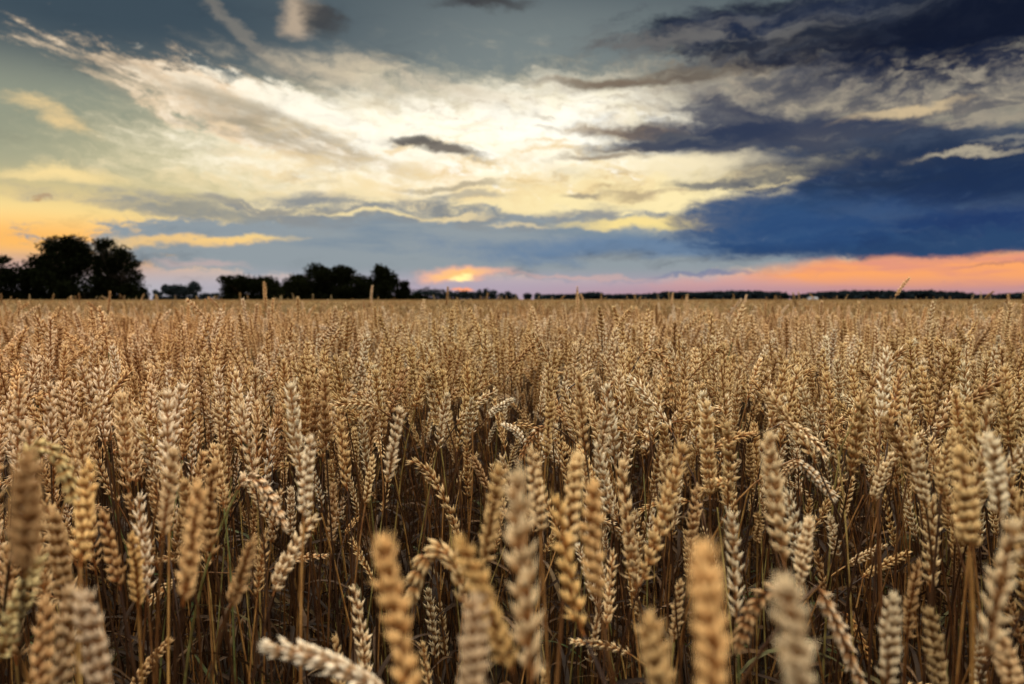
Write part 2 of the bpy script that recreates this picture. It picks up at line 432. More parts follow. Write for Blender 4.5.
M_EAR, M_STALK, M_LEAF = ear_material(), stalk_material(), leaf_material()
M_EAR_SHADED = ear_material('crease_shaded_husk', (.66, .69, .60))  # darkened husk colour: crease shade painted in for low-detail ears

# ------------------------------------------------------------------ mesh building from arrays
class Buf:
    def __init__(self): self.v, self.f, self.m, self.t, self.n = [], [], [], [], 0
    def add(self, verts, faces, mat=0, tip=None):
        verts = np.asarray(verts, float)
        self.v.append(verts); self.f += [tuple(i + self.n for i in f) for f in faces]
        self.m += [mat] * len(faces)
        self.t.append(np.zeros(len(verts)) if tip is None else np.asarray(tip, float))
        self.n += len(verts)
    def mesh(self, name, mats, smooth=True):
        me = bpy.data.meshes.new(name)
        me.from_pydata(np.concatenate(self.v).tolist() if self.v else [], [], self.f)
        for m in mats: me.materials.append(m)
        if len(mats) > 1: me.polygons.foreach_set('material_index', self.m)
        if smooth: me.polygons.foreach_set('use_smooth', [True] * len(self.f))
        a = me.attributes.new('tip', 'FLOAT', 'POINT'); a.data.foreach_set('value', np.concatenate(self.t))
        me.update()
        return me

def unit(v): return v / (np.linalg.norm(v) + 1e-12)

def tube(buf, pts, rad, sides=5, mat=0):
    pts = np.asarray(pts, float); n = len(pts)
    rad = np.full(n, rad) if np.isscalar(rad) else np.asarray(rad)
    tan = np.gradient(pts, axis=0)
    ref = np.array([1.0, .13, .07]); vs = []
    for i in range(n):
        t = unit(tan[i]); a = unit(np.cross(t, ref)) if abs(t @ unit(ref)) < .97 else unit(np.cross(t, (0, 1, 0))); b = np.cross(t, a)
        for k in range(sides):
            w = 2 * math.pi * k / sides
            vs.append(pts[i] + rad[i] * (math.cos(w) * a + math.sin(w) * b))
    fs = []
    for i in range(n - 1):
        for k in range(sides):
            k2 = (k + 1) % sides
            fs.append((i * sides + k, i * sides + k2, (i + 1) * sides + k2, (i + 1) * sides + k))
    buf.add(vs, fs, mat)

def floret_template(sides, prof):
    vs, tp = [], []
    for (z, r) in prof[:-1]:
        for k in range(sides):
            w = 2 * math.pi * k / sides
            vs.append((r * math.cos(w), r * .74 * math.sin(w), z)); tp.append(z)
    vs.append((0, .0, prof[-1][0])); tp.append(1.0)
    fs = []
    for i in range(len(prof) - 2):
        for k in range(sides):
            k2 = (k + 1) % sides
            fs.append((i * sides + k, i * sides + k2, (i + 1) * sides + k2, (i + 1) * sides + k))
    last = (len(prof) - 2) * sides
    for k in range(sides): fs.append((last + k, last + (k + 1) % sides, len(vs) - 1))
    return np.array(vs), fs, np.clip(np.array(tp), 0, 1)

FLORET = {2: floret_template(8, [(0, .34), (.14, .72), (.34, 1.0), (.58, .96), (.78, .68), (.93, .27), (1.16, 0)]),
          1: floret_template(6, [(0, .4), (.3, 1.0), (.62, .92), (.87, .38), (1.15, 0)]),
          0: floret_template(4, [(0, .5), (.4, 1.0), (1.05, 0)])}

def curve_frames(pts, n):
    """resample a polyline to n frames: point, tangent, side, facing"""
    pts = np.asarray(pts, float)
    seg = np.linalg.norm(np.diff(pts, axis=0), axis=1); L = np.concatenate([[0], np.cumsum(seg)])
    s = np.linspace(0, L[-1], n)
    P = np.stack([np.interp(s, L, pts[:, k]) for k in range(3)], 1)
    T = np.gradient(P, axis=0); T /= np.linalg.norm(T, axis=1)[:, None]
    return P, T, L[-1]

def add_ear(buf, pts, rng, detail=1, twist=0.0, width=1.0, mat=0, open_base=0.0, nsp=None, side0=None):
    """an awnless wheat ear: spikelets set in two ranks up a bent axis, each a fan of three or four husks"""
    nsp = nsp or (int(rng.integers(16, 19)) if detail else 12)
    P, T, L = curve_frames(pts, nsp + 2)
    fv, ff, ft = FLORET[detail]
    step = L / nsp; spin = rng.normal(0, .10)
    side = unit(np.asarray(side0, float)) if side0 is not None else np.array([math.cos(twist), math.sin(twist), 0.0])
    for i in range(nsp):
        c, t = P[i + 1], T[i + 1]
        side = unit(side - (side @ t) * t); side = unit(side + np.cross(t, side) * (spin + rng.normal(0, .12))); face = np.cross(t, side)
        u = i / (nsp - 1.0)
        size = (0.74 + .34 * min(1, u * 5)) * (1.0 - .36 * max(0, (u - .62) / .38) ** 1.4) * width * (1 + open_base * (1 - u))
        sg = 1 if i % 2 == 0 else -1
        fl = 1.9 * step * (0.74 + .26 * size / width) * (20 / nsp if False else 1.0) if detail else 2.0 * step
        fl = min(max(fl, .0076), .0112) if detail else fl
        outs = [(.60, 0.0, 1.0, 0.0), (.46, 1.06, .95, .0023), (.46, -1.06, .95, -.0023)]
        if detail == 2: outs.append((.14, .18 * rng.choice((-1, 1)), .86, 0.0))
        if detail == 0: outs = [(.36, .55, 1.1, .0018), (.36, -.55, 1.1, -.0018)]
        for j, (al, be, k, off) in enumerate(outs):
            al2 = al * (1.0 - .35 * u) + rng.normal(0, .19) + .18 * open_base
            be2 = be * .54 + rng.normal(0, .17)
            ax = unit(t * math.cos(al2) + sg * side * math.sin(al2) * math.cos(be2) + face * math.sin(be2) * .8)
            wd = unit(np.cross(ax, sg * side)); dp = np.cross(wd, ax)
            r = .00207 * size * k * rng.uniform(.78, 1.16) * (1.25 if detail == 0 else 1)
            l = fl * k * rng.uniform(.84, 1.14)
            base = c + sg * side * (.0012 if j != 3 else .0030) * size + face * off * size
            M = np.stack([wd * r, dp * r, ax * l], 0)
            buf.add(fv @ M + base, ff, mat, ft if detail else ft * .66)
            if detail and rng.random() < .24:            # a short awn on some husks
                q = base + ax * l * 1.05; a2 = unit(ax + t * .5 + rng.normal(0, .16, 3)); aw = rng.uniform(.002, .005)
                buf.add([q + wd * .00042, q - wd * .00042, q + dp * .0004, q + a2 * aw], [(0, 1, 3), (1, 2, 3), (2, 0, 3)], mat, [.8, .8, .8, 1])
    # the end spikelet
    t = T[-1]; side = unit(side - (side @ t) * t); face = np.cross(t, side)
    for be in (-.28, .0, .28):
        ax = unit(t + face * be); wd = unit(np.cross(ax, side)); dp = np.cross(wd, ax)
        buf.add(fv @ np.stack([wd * .0015 * width, dp * .0015 * width, ax * .0092], 0) + P[-2], ff, mat, ft)
    tube(buf, P[:-1], .0009, 4, mat)

def add_leaf(buf, root, heading, length, width, droop, rng, mat=0, segs=9, rise=.9):
    p = np.array(root, float); d = unit(np.array([math.cos(heading), math.sin(heading), rise]))
    vs = []; curl = rng.uniform(-2.2, 2.2); step = length / segs
    for i in range(segs + 1):
        u = i / segs
        sidev = unit(np.cross(d, (0, 0, 1)) + 1e-4); nrm = np.cross(sidev, d)
        a = curl * u; w = width * (1 - u ** 1.6) * .5 + .0002
        s2 = sidev * math.cos(a) + nrm * math.sin(a)
        vs += [p - s2 * w + nrm * w * .35, p.copy(), p + s2 * w + nrm * w * .35]
        p = p + d * step
        d = unit(d + np.array([rng.normal(0, .06), rng.normal(0, .06), -droop * step * 22]))
    fs = []
    for i in range(segs):
        for k in (0, 1): fs.append((i * 3 + k, i * 3 + k + 1, i * 3 + k + 4, i * 3 + k + 3))
    buf.add(vs, fs, mat)

def bezier(a, b, c, d, n):
    t = np.linspace(0, 1, n)[:, None]
    return (1 - t) ** 3 * a + 3 * (1 - t) ** 2 * t * b + 3 * (1 - t) * t * t * c + t ** 3 * d

def plant_axis(h, lean, nod, ear_len, rng):
    """root to ear tip for a plant leaning along +x by lean, its ear bent over by nod (radians from upright)"""
    pts = [np.zeros(3)]; n = 26; straw = h - ear_len * max(.25, math.cos(nod * .75)); a0 = lean * .3
    p = np.zeros(3); ang = a0; out = [p.copy()]; wob = rng.normal(0, .012, 2)
    for i in range(n):
        u = (i + 1) / n
        ang = a0 + (lean - a0) * u + nod * max(0, (u - .84) / .16) ** 1.7 * .62
        p = p + np.array([math.sin(ang), wob[0] * math.sin(u * 5), math.cos(ang)]) * (straw / n)
        out.append(p.copy())
    stalk = np.array(out)
    m = 9; ear = [p.copy()]
    for i in range(m):
        a = ang + nod * .38 * (i + 1) / m * (1.0 if nod > .3 else .5)
        p = p + np.array([math.sin(a), wob[1] * 2 * math.sin(i * .5), math.cos(a)]) * (ear_len / m)
        ear.append(p.copy())
    return stalk, np.array(ear)

VARIANTS = []        # each: dict of part meshes plus the axis
def make_variants():
    rng = np.random.default_rng(5)
    specs = [(.02, .0), (.05, .05), (.10, .12), (.14, .05), (.03, .22), (.20, .1), (.12, .28), (.26, .22), (.06, .45), (.18, .6), (.10, .95), (.2, 1.5), (.04, .10), (.09, .02), (.1, 2.15), (.01, .12), (.15, .2), (.08, .34), (.24, .05), (.03, .03), (.12, .7), (.17, .15)]
    for i, (lean, nod) in enumerate(specs):
        el = rng.uniform(.080, .114); h = .885 + rng.normal(0, .012)
        stalk, ear = plant_axis(h, lean, nod, el, rng)
        tw = rng.uniform(0, 6.28); wd = rng.uniform(.80, 1.14)
        leaf_at = [int(rng.integers(12, 19)), int(rng.integers(7, 14))]; heads = rng.uniform(0, 6.28, 2); lens = rng.uniform(.08, .2, 2)
        var = {'stalk_axis': stalk, 'ear_axis': ear}
        b = Buf(); tube(b, stalk[::2], np.linspace(.0019, .00105, len(stalk[::2])), 6); var['stalk'] = b.mesh('stalk', [M_STALK])
        b = Buf(); add_ear(b, ear, np.random.default_rng(100 + i), 1, tw, wd); var['ear'] = b.mesh('ear', [M_EAR])
        b = Buf(); add_leaf(b, stalk[leaf_at[0]], heads[0], lens[0], .0075, .5, np.random.default_rng(i)); var['leaf'] = b.mesh('leaf', [M_LEAF])
        b = Buf()
        tube(b, stalk[::3], np.linspace(.0019, .00105, len(stalk[::3])), 4, 1)
        add_ear(b, ear, np.random.default_rng(100 + i), 1, tw, wd, 0)
        for q in range(2): add_leaf(b, stalk[leaf_at[q]], heads[q], lens[q], .0075, .5, np.random.default_rng(i + q), 2, 6)
        var['near'] = b.mesh('wheat_near', [M_EAR, M_STALK, M_LEAF])
        b = Buf()
        tube(b, stalk[6::5], .0015, 3, 1)
        add_ear(b, ear, np.random.default_rng(100 + i), 0, tw, wd * 1.05, 0)
        if i % 2: add_leaf(b, stalk[leaf_at[0]], heads[0], lens[0], .008, .5, np.random.default_rng(i), 2, 3)
        var['mid'] = b.mesh('wheat_mid', [M_EAR_SHADED, M_STALK, M_LEAF])
        VARIANTS.append(var)
make_variants()
COMMON = [0, 1, 2, 3, 4, 5, 12, 13, 15, 16, 18, 19, 21]; RARE = [6, 7, 8, 9, 17, 20]; NODDING = [10, 11, 14]

# ------------------------------------------------------------------ helpers for objects
COL = scene.collection
CAMP = Vector((0, 0, CAM_Z))
def link(name, mesh, parent=None):
    o = bpy.data.objects.new(name, mesh); COL.objects.link(o)
    if parent is not None: o.parent = parent
    return o
def tag(o, label, cat, group=None, kind=None):
    if label: o['label'] = label
    if cat: o['category'] = cat
    if group: o['group'] = group
    if kind: o['kind'] = kind
    return o
def empty(name, loc, rz=0.0):
    o = bpy.data.objects.new(name, None); o.empty_display_size = .05
    o.location = loc; o.rotation_euler = (0, 0, rz); COL.objects.link(o)
    return o
CP, SP = math.cos(PITCH), math.sin(PITCH)
def project(P):
    """world points (n,3) to photograph pixels and forward depth"""
    P = np.atleast_2d(P) - np.array([0, 0, CAM_Z])
    f = P[:, 1] * CP - P[:, 2] * SP; u = P[:, 1] * SP + P[:, 2] * CP
    f = np.maximum(f, 1e-3)
    return 512 + FPX * P[:, 0] / f, 342 - FPX * u / f, f

# ------------------------------------------------------------------ ground
def flat_mat(name, stops, scale, rough=.95, detail=8):
    m, t = new_mat(name)
    g = N(t, 'ShaderNodeTexCoord'); ns = N(t, 'ShaderNodeTexNoise'); ns.inputs['Scale'].default_value = scale; ns.inputs['Detail'].default_value = detail
    t.links.new(g.outputs['Object'], ns.inputs['Vector'])
    thin(t, ramp_node(t, ns.outputs['Fac'], stops), 0, rough, .1)
    return m
M_SOIL = flat_mat('soil', [(.3, (.014, .010, .006)), (.55, (.025, .018, .011)), (.75, (.045, .03, .018))], 9)
b = Buf(); b.add([(-9000, -60, 0), (9000, -60, 0), (9000, 12000, 0), (-9000, 12000, 0)], [(0, 1, 2, 3)])
tag(link('ground', b.mesh('ground', [M_SOIL], False)), 'dark bare soil of the field under the crop', None, kind='structure')

# ------------------------------------------------------------------ the plants one can pick out, nearest the camera
# label, short phrase, tone, ear width in pixels (sets the distance), ear from base to tip, spread at base
HERO = [
 ('tall blurred ear standing straight up in the middle, front of the field', 'tall blurred middle ear', 'cream', 28, [(531, 692), (526, 600), (519, 520), (517, 476)], 0),
 ('slim pale ear tip peeping over the tall blurred middle ear', 'slim peeping ear', 'pale', 17, [(540, 535), (536, 490), (532, 452)], 0),
 ('long pale ear arching over to a thin hooked point above a dark gap', 'long hooked pale ear', 'white', 10, [(461, 545), (450, 512), (437, 484), (424, 468), (408, 461)], 0),
 ('creamy upright ear beside the dark gap and the tall blurred middle ear', 'creamy upright ear', 'cream', 19, [(484, 566), (491, 525), (498, 470)], 0),
 ('large yellow blurred ear leaning across the foot of the creamy upright ear', 'large yellow leaning ear', 'yellow', 29, [(512, 672), (490, 615), (462, 545)], 0),
 ('big blurred golden ear with bare tip standing before the dark gap', 'big blurred golden ear', 'orange', 31, [(416, 720), (398, 630), (383, 545)], 0),
 ('knobbly pale ear bent into an arch beside the big golden ear', 'knobbly arched ear', 'white', 17, [(464, 618), (459, 578), (445, 550), (426, 560), (410, 602)], 0),
 ('broad reddish brown ear low under the large yellow leaning ear', 'broad reddish ear', 'brown', 30, [(470, 735), (474, 660), (476, 604)], 0),
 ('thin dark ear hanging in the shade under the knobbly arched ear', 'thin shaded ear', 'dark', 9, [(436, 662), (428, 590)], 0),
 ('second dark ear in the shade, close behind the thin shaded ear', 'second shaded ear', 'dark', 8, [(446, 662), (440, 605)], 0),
 ('tallest blurred brown ear at the very edge of the field', 'tallest blurred edge ear', 'cream', 32, [(23, 578), (25, 530), (28, 464)], 0),
 ('greenish pale ear bent over right behind the tallest blurred edge ear', 'greenish bent ear', 'green', 18, [(24, 478), (34, 452), (48, 448), (63, 466), (72, 498)], 0),
 ('yellowish ear with ragged husks beside the greenish bent ear', 'yellowish ragged ear', 'yellow', 19, [(81, 568), (84, 520), (88, 466)], 0),
 ('small bleached ear leaning between two dark gaps', 'small bleached leaning ear', 'white', 9, [(119, 506), (105, 480), (92, 450)], 0),
 ('short brown ear with pointed tip near the yellowish ragged ear', 'short brown pointed ear', 'brown', 16, [(120, 590), (112, 552), (103, 514)], 0),
 ('pale green ear slumped low at the edge of the field', 'slumped pale green ear', 'green', 21, [(0, 662), (18, 610), (37, 562)], 0),
 ('dull tan ear standing under the yellowish ragged ear', 'dull tan ear', 'tan', 19, [(68, 610), (60, 560), (54, 515)], 0),
 ('broad brown ear low in the shade beside the slumped green ear', 'broad low brown ear', 'brown', 25, [(104, 716), (94, 650), (84, 598)], 0),
 ('yellow green ear with pale crown standing on a bare stalk', 'yellow green crowned ear', 'yellow', 16, [(138, 608), (136, 575), (133, 538)], 0),
 ('low narrow ear leaning over bare orange stalks near the ground', 'low narrow leaning ear', 'tan', 12, [(130, 696), (146, 668), (169, 642)], 0),
 ('blurred rusty brown ear on a thick orange stalk', 'blurred rusty ear', 'orange', 22, [(183, 606), (191, 550), (199, 488)], 0),
 ('ribbed brown ear tilted slightly on a single orange stalk', 'ribbed brown ear', 'brown', 19, [(230, 608), (241, 576), (252, 543)], 0),
 ('thick pale ear lying almost flat over the dark ground', 'thick flat lying ear', 'white', 22, [(392, 702), (352, 674), (310, 656), (266, 648)], 0),
 ('pointed narrow ear standing up beside the thick flat lying ear', 'pointed narrow ear', 'tan', 13, [(367, 692), (362, 640), (354, 588)], 0),
 ('glossy tan ear slanting over the dark gap on a bent neck', 'glossy slanting ear', 'cream', 14, [(273, 596), (288, 560), (314, 518)], 0),
 ('tall tan ear rising straight above the glossy slanting ear', 'tall tan ear', 'tan', 15, [(304, 522), (307, 480), (311, 440)], 0),
 ('small white ear standing alone in the dark gap', 'small white ear', 'white', 9, [(291, 541), (291, 489)], 0),
 ('white knotted ear upright on its own straight stalk', 'white knotted ear', 'white', 10, [(331, 546), (333, 486)], 0),
 ('curled tan ear drooping into the dark gap near the small white ear', 'curled drooping ear', 'tan', 13, [(238, 490), (252, 478), (268, 494), (285, 528)], 0),
 ('pale ear with open husks leaning over the field', 'pale open husked ear', 'pale', 17, [(163, 540), (168, 495), (174, 452)], 0),
 ('long blond ear standing between rusty ear and curled ear', 'long blond ear', 'cream', 15, [(213, 560), (209, 520), (214, 466)], 0),
 ('tiny chalk white ear hanging beside bare yellow stalks', 'tiny chalk white ear', 'white', 8, [(357, 467), (354, 430)], 0),
 ('narrow tan ear upright at the edge of the stalk thicket', 'narrow upright ear', 'tan', 10, [(365, 506), (373, 459)], 0),
 ('tall pale ear leaning over the thicket of bare stalks', 'tall pale thicket ear', 'pale', 12, [(388, 482), (393, 450), (400, 410)], 0),
 ('short white hooked ear on top of the bare stalk thicket', 'short white hooked ear', 'white', 8, [(524, 448), (519, 434), (504, 425)], 0),
 ('stub of a pale ear poking up behind the creamy upright ear', 'pale stub ear', 'pale', 10, [(489, 492), (482, 476), (473, 458)], 0),
 ('rusty ear hanging down over a thin bent neck', 'rusty hanging ear', 'brown', 9, [(548, 424), (534, 436), (521, 458)], 0),
 ('golden blurred ear with pointed top ahead of the forked pair', 'golden pointed ear', 'orange', 23, [(599, 606), (592, 550), (594, 488)], 0),
 ('cream blurred ear beside the golden pointed ear', 'cream blurred ear', 'cream', 19, [(567, 560), (572, 510), (577, 458)], 0),
 ('yellow heavy ear hanging at a slant below the cream blurred ear', 'yellow heavy ear', 'yellow', 20, [(584, 636), (571, 590), (558, 500)], 0),
 ('steep arm of the forked pair crossing low over the gap', 'steep arm of the pair', 'pale', 14, [(637, 594), (630, 545), (621, 462)], 0),
 ('slanted arm of the forked pair, plump and cream', 'slanted arm of the pair', 'cream', 15, [(640, 586), (662, 520), (684, 446)], 0),
 ('brown ear with dark husks standing beside the slanted arm', 'brown dark husked ear', 'brown', 13, [(690, 560), (697, 488)], 0),
 ('hugely blurred orange ear closest of all to the viewer', 'hugely blurred orange ear', 'orange', 40, [(716, 720), (710, 640), (704, 556)], 0),
 ('blurred straw ear tip rising from below before the gap', 'blurred straw tip', 'cream', 31, [(672, 740), (660, 680), (650, 624)], 0),
 ('knotted pale ear low beside the hugely blurred orange ear', 'knotted low ear', 'white', 13, [(674, 642), (680, 584)], 0),
 ('very blurred cream ear rising broad from below', 'very blurred cream ear', 'cream', 38, [(806, 740), (796, 660), (785, 588)], 0),
 ('pale drooping ear curving down beside the very blurred cream ear', 'pale drooping ear', 'white', 18, [(786, 598), (768, 592), (750, 615), (738, 648)], 0),
 ('whitish blurred ear upright above the very blurred cream ear', 'whitish blurred ear', 'pale', 15, [(799, 588), (803, 556), (809, 522)], 0),
 ('pinkish blurred ear falling away from the very blurred cream ear', 'pinkish falling ear', 'pale', 18, [(818, 586), (834, 620), (848, 652), (862, 690)], 0),
 ('small orange ear drooping in the dark gap', 'small orange drooping ear', 'orange', 9, [(843, 612), (856, 632), (870, 664)], 0),
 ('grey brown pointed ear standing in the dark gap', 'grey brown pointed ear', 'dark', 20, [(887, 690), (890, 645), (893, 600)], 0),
 ('blond knobbly ear leaning beside the grey brown pointed ear', 'blond knobbly ear', 'tan', 15, [(907, 642), (911, 605), (918, 564)], 0),
 ('neat tan ear hanging straight under the whitish ear', 'neat tan ear', 'tan', 13, [(930, 592), (933, 498)], 0),
 ('fat club shaped ear on a double stalk', 'fat club shaped ear', 'cream', 20, [(970, 552), (966, 505), (961, 452)], .32),
 ('thin ear bent sharply over with its tip hanging', 'sharply bent thin ear', 'pale', 11, [(795, 459), (812, 474), (834, 498)], 0),
 ('short ear hanging back from the sharply bent thin ear', 'short back hanging ear', 'brown', 9, [(800, 464), (790, 468), (780, 482)], 0),
 ('whitish ear leaning on a bright yellow stalk', 'whitish leaning ear', 'white', 14, [(926, 508), (921, 475), (916, 442)], 0),
 ('plump tan ear beside the fat club shaped ear', 'plump tan ear', 'tan', 14, [(941, 494), (945, 466), (953, 434)], 0),
 ('broad tan ear doubled up near the edge of the field', 'broad tan edge ear', 'tan', 19, [(1000, 522), (997, 480), (990, 440)], 0),
 ('blurred heavy brown ear leaning in from the field edge', 'blurred heavy edge ear', 'tan', 25, [(985, 662), (998, 600), (1014, 526)], 0),
 ('small blond ear slanting above the dark gap', 'small blond slanting ear', 'tan', 12, [(872, 502), (880, 480), (892, 456)], 0),
 ('frayed ear lying sideways over the dark gap, upper of two', 'upper frayed sideways ear', 'tan', 9, [(846, 566), (864, 556), (884, 546)], 0),
 ('frayed ear lying sideways over the dark gap, lower of two', 'lower frayed sideways ear', 'tan', 10, [(862, 578), (884, 565), (908, 553)], 0),
 ('big upright ear with plump husks before the sharply bent ear', 'big plump husked ear', 'cream', 18, [(784, 566), (776, 505), (769, 436)], 0),
 ('slender cream ear rising over its neighbours in mid field', 'slender cream riser', 'cream', 11, [(546, 458), (549, 425), (552, 405)], 0),
 ('pale pole straight ear next to the hooked neck', 'pole straight ear', 'pale', 11, [(586, 455), (582, 420), (579, 374)], 0),
 ('brown stalk bent right over in a loop with its ear hanging', 'looped stalk ear', 'pale', 8, [(640, 356), (646, 352), (660, 353), (668, 372), (672, 402)], 0),
 ('pale ear sticking out sideways among upright brown ears', 'pale sideways ear', 'white', 7, [(576, 383), (592, 372)], 0),
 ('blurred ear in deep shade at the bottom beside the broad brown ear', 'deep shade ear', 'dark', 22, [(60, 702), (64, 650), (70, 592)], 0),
 ('brown blurred ear rising from shade behind the slumped green ear', 'brown corner ear', 'brown', 23, [(36, 724), (42, 664), (46, 604)], 0),
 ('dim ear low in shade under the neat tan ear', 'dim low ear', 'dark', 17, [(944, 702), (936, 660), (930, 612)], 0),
 ('stubby brown ear under the blurred heavy edge ear', 'stubby brown ear', 'brown', 21, [(1018, 720), (1011, 676), (1003, 640)], 0),
 ('bleached ear tilted out of a dark hollow', 'bleached tilted ear', 'pale', 7, [(487, 418), (498, 408), (512, 400)], 0),
]
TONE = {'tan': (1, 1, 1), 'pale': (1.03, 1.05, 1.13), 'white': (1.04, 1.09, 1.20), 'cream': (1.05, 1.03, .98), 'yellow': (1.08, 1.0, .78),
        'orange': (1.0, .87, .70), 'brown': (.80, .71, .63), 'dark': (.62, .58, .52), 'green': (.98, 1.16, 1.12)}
HG = 'wheat plants close to the viewer'
hero_px = []          # (pixel polyline, width, depth) of the picked plants
def build_hero(i, label, tone, w, poly, spread):
    rng = np.random.default_rng(900 + i)
    d0 = 9.3 / w
    pts = []
    tilt = rng.uniform(-.02, .02)
    for k, (px, py) in enumerate(poly):
        dd = d0 + tilt * (k / (len(poly) - 1) - .5) * (1 if len(poly) < 4 else .4)
        r = ray(px, py); pts.append(np.array(CAMP + r * dd))
    pts = np.array(pts)
    # a smooth line through the picked points
    if len(pts) > 2:
        t = np.linspace(0, 1, len(pts)); tt = np.linspace(0, 1, 13)
        deg = min(len(pts) - 1, 3)
        pts = np.stack([np.polyval(np.polyfit(t, pts[:, k], deg), tt) for k in range(3)], 1)
    base = pts[0]; tan = unit(pts[1] - pts[0])
    if tan[2] < .1: tan = unit(tan * np.array([1, 1, 0]) + np.array([0, 0, .45]))
    dirxy = np.array([tan[0], tan[1], 0])
    root = np.array([base[0], base[1], 0]) - dirxy * .16 + np.array([rng.normal(0, .012), rng.normal(0, .012) + .02, 0])
    stalk = bezier(root, root + np.array([0, 0, base[2] * .55]), base - tan * base[2] * .22, base, 26)
    e = empty('wheat_plant', root.tolist())
    tag(e, label, 'wheat plant', HG)
    P0 = root
    b = Buf(); add_ear(b, pts - P0, rng, 2, 0, rng.uniform(.88, 1.12), 0, spread, nsp=None, side0=(math.cos(rng.uniform(-.8, .8)), math.sin(rng.uniform(-.8, .8)), .01))
    o = link('ear', b.mesh('ear', [M_EAR]), e); o.color = (*TONE[tone], 1)
    b = Buf(); tube(b, stalk - P0, np.linspace(.0019, .0011, len(stalk)), 8)
    link('stalk', b.mesh('stalk', [M_STALK]), e)
    b = Buf(); add_leaf(b, stalk[int(rng.integers(9, 17))] - P0, rng.uniform(0, 6.28), rng.uniform(.07, .16), .007, .6, rng)
    link('leaf', b.mesh('leaf', [M_LEAF]), e)
    hero_px.append((np.array(poly, float), w, d0))
    return e
for i, (lab, short, tone, w, poly, sp) in enumerate(HERO): build_hero(i, lab, tone, w, poly, sp)

# ------------------------------------------------------------------ the crop: where every plant stands
rng = np.random.default_rng(17)
def scatter(y0, y1, dens):
    """random stand of plants between two distances, a little wider than the picture"""
    half = lambda y: .80 * y + .75
    n = int(dens * (half(y1) * 2) * (y1 - y0))
    x = rng.uniform(-half(y1), half(y1), n); y = rng.uniform(y0, y1, n)
    return np.stack([x, y], 1)[np.abs(x) < half(y)]
def clumps(xy):
    g = np.sin(xy[:, 0] * 9.1 + 1.3 * np.sin(xy[:, 1] * 5.3)) * np.sin(xy[:, 1] * 7.7 + 1.7 * np.sin(xy[:, 0] * 4.1 + 2))
    return g
pts_near = np.concatenate([scatter(.50, .95, 760), scatter(.95, 2.2, 820), scatter(2.2, 5.2, 640)])
keep = (clumps(pts_near) + rng.uniform(-1, 1, len(pts_near)) * .9) > np.where(pts_near[:, 1] < 2.0, -.55, -1.2)
pts_near = pts_near[keep]
pts_mid = scatter(5.2, 15.0, 460)
# the crop goes on beside and behind the camera
q = rng.uniform((-3.2, -2.6), (3.2, .55), (6800, 2))
q = q[(np.hypot(q[:, 0], q[:, 1]) > .34) & ((q[:, 1] < .0) | (np.abs(q[:, 0]) > .85 * q[:, 1] + .30))]
n_round = len(q); pts_mid = np.concatenate([pts_mid, q])

def attributes(xy):
    n = len(xy); kind = rng.random(n)
    idx = np.where(kind < .68, rng.choice(COMMON, n), np.where(kind < .92, rng.choice(RARE, n), rng.choice(NODDING, n)))
    rot = np.stack([rng.normal(0, .085, n), rng.normal(.03, .095, n), rng.uniform(0, 2 * math.pi, n)], 1)
    scl = np.clip(rng.normal(1.0, .045, n), .88, 1.12)
    scl = np.where(rng.random(n) < .40, rng.uniform(.74, .98, n), scl)        # later tillers stay lower
    scl = np.where((rng.random(n) < .0035) & (xy[:, 1] > 2.4), rng.uniform(1.10, 1.24, n), scl)
    return idx, rot, scl
near_idx, near_rot, near_scl = attributes(pts_near)
mid_idx, mid_rot, mid_scl = attributes(pts_mid)
mid_scl[-n_round:] = np.minimum(mid_scl[-n_round:], 1.0)
# nothing within arm's reach stands taller than the lens looks over
near_scl = np.where(pts_near[:, 1] < 1.6, np.minimum(near_scl, 1.03), near_scl)

from mathutils import Euler
def ear_world(k):
    M = Euler(near_rot[k].tolist()).to_matrix()
    A = VARIANTS[near_idx[k]]['ear_axis'] * near_scl[k]
    return A @ np.array(M).T + np.array([pts_near[k, 0], pts_near[k, 1], 0])

# dark hollows in the stand where one sees down between the stalks: (pixel centre, radii, how deep)
HOLLOW = [(430, 525, 56, 62, 1.25), (312, 600, 64, 46, 1.1), (162, 640, 44, 44, 1.0), (915, 625, 50, 62, 1.1), (655, 600, 26, 44, 1.0), (866, 540, 34, 34, 1.15),
          (112, 512, 14, 34, 1.0), (520, 400, 30, 30, 1.7), (500, 590, 12, 50, .9), (700, 600, 14, 50, .9), (250, 640, 60, 50, 1.0), (985, 590, 20, 60, .9), (410, 440, 34, 30, 1.5)]
def hidden_or_hiding(k):
    E = ear_world(k); px, py, f = project(E)
    d = f.mean()
    for (cx, cy, rx, ry, dep) in HOLLOW:
        if d < dep and (((px - cx) / rx) ** 2 + ((py - cy) / ry) ** 2).min() < .52: return True
    if f.min() < .45: return True
    w = 9.3 / d * .5
    for poly, hw, hd in hero_px:
        if d > hd + .05: continue
        t = np.linspace(0, 1, 12); s = np.linspace(0, 1, len(poly))
        hx, hy = np.interp(t, s, poly[:, 0]), np.interp(t, s, poly[:, 1])
        if (np.hypot(px[:, None] - hx[None], py[:, None] - hy[None]) < (w + hw * .5) * .9).any(): return True
    return False
close = np.where(pts_near[:, 1] < 1.9)[0]
drop = np.zeros(len(pts_near), bool)
for k in close:
    if hidden_or_hiding(k): drop[k] = True
ok = ~drop
pts_near, near_idx, near_rot, near_scl = pts_near[ok], near_idx[ok], near_rot[ok], near_scl[ok]

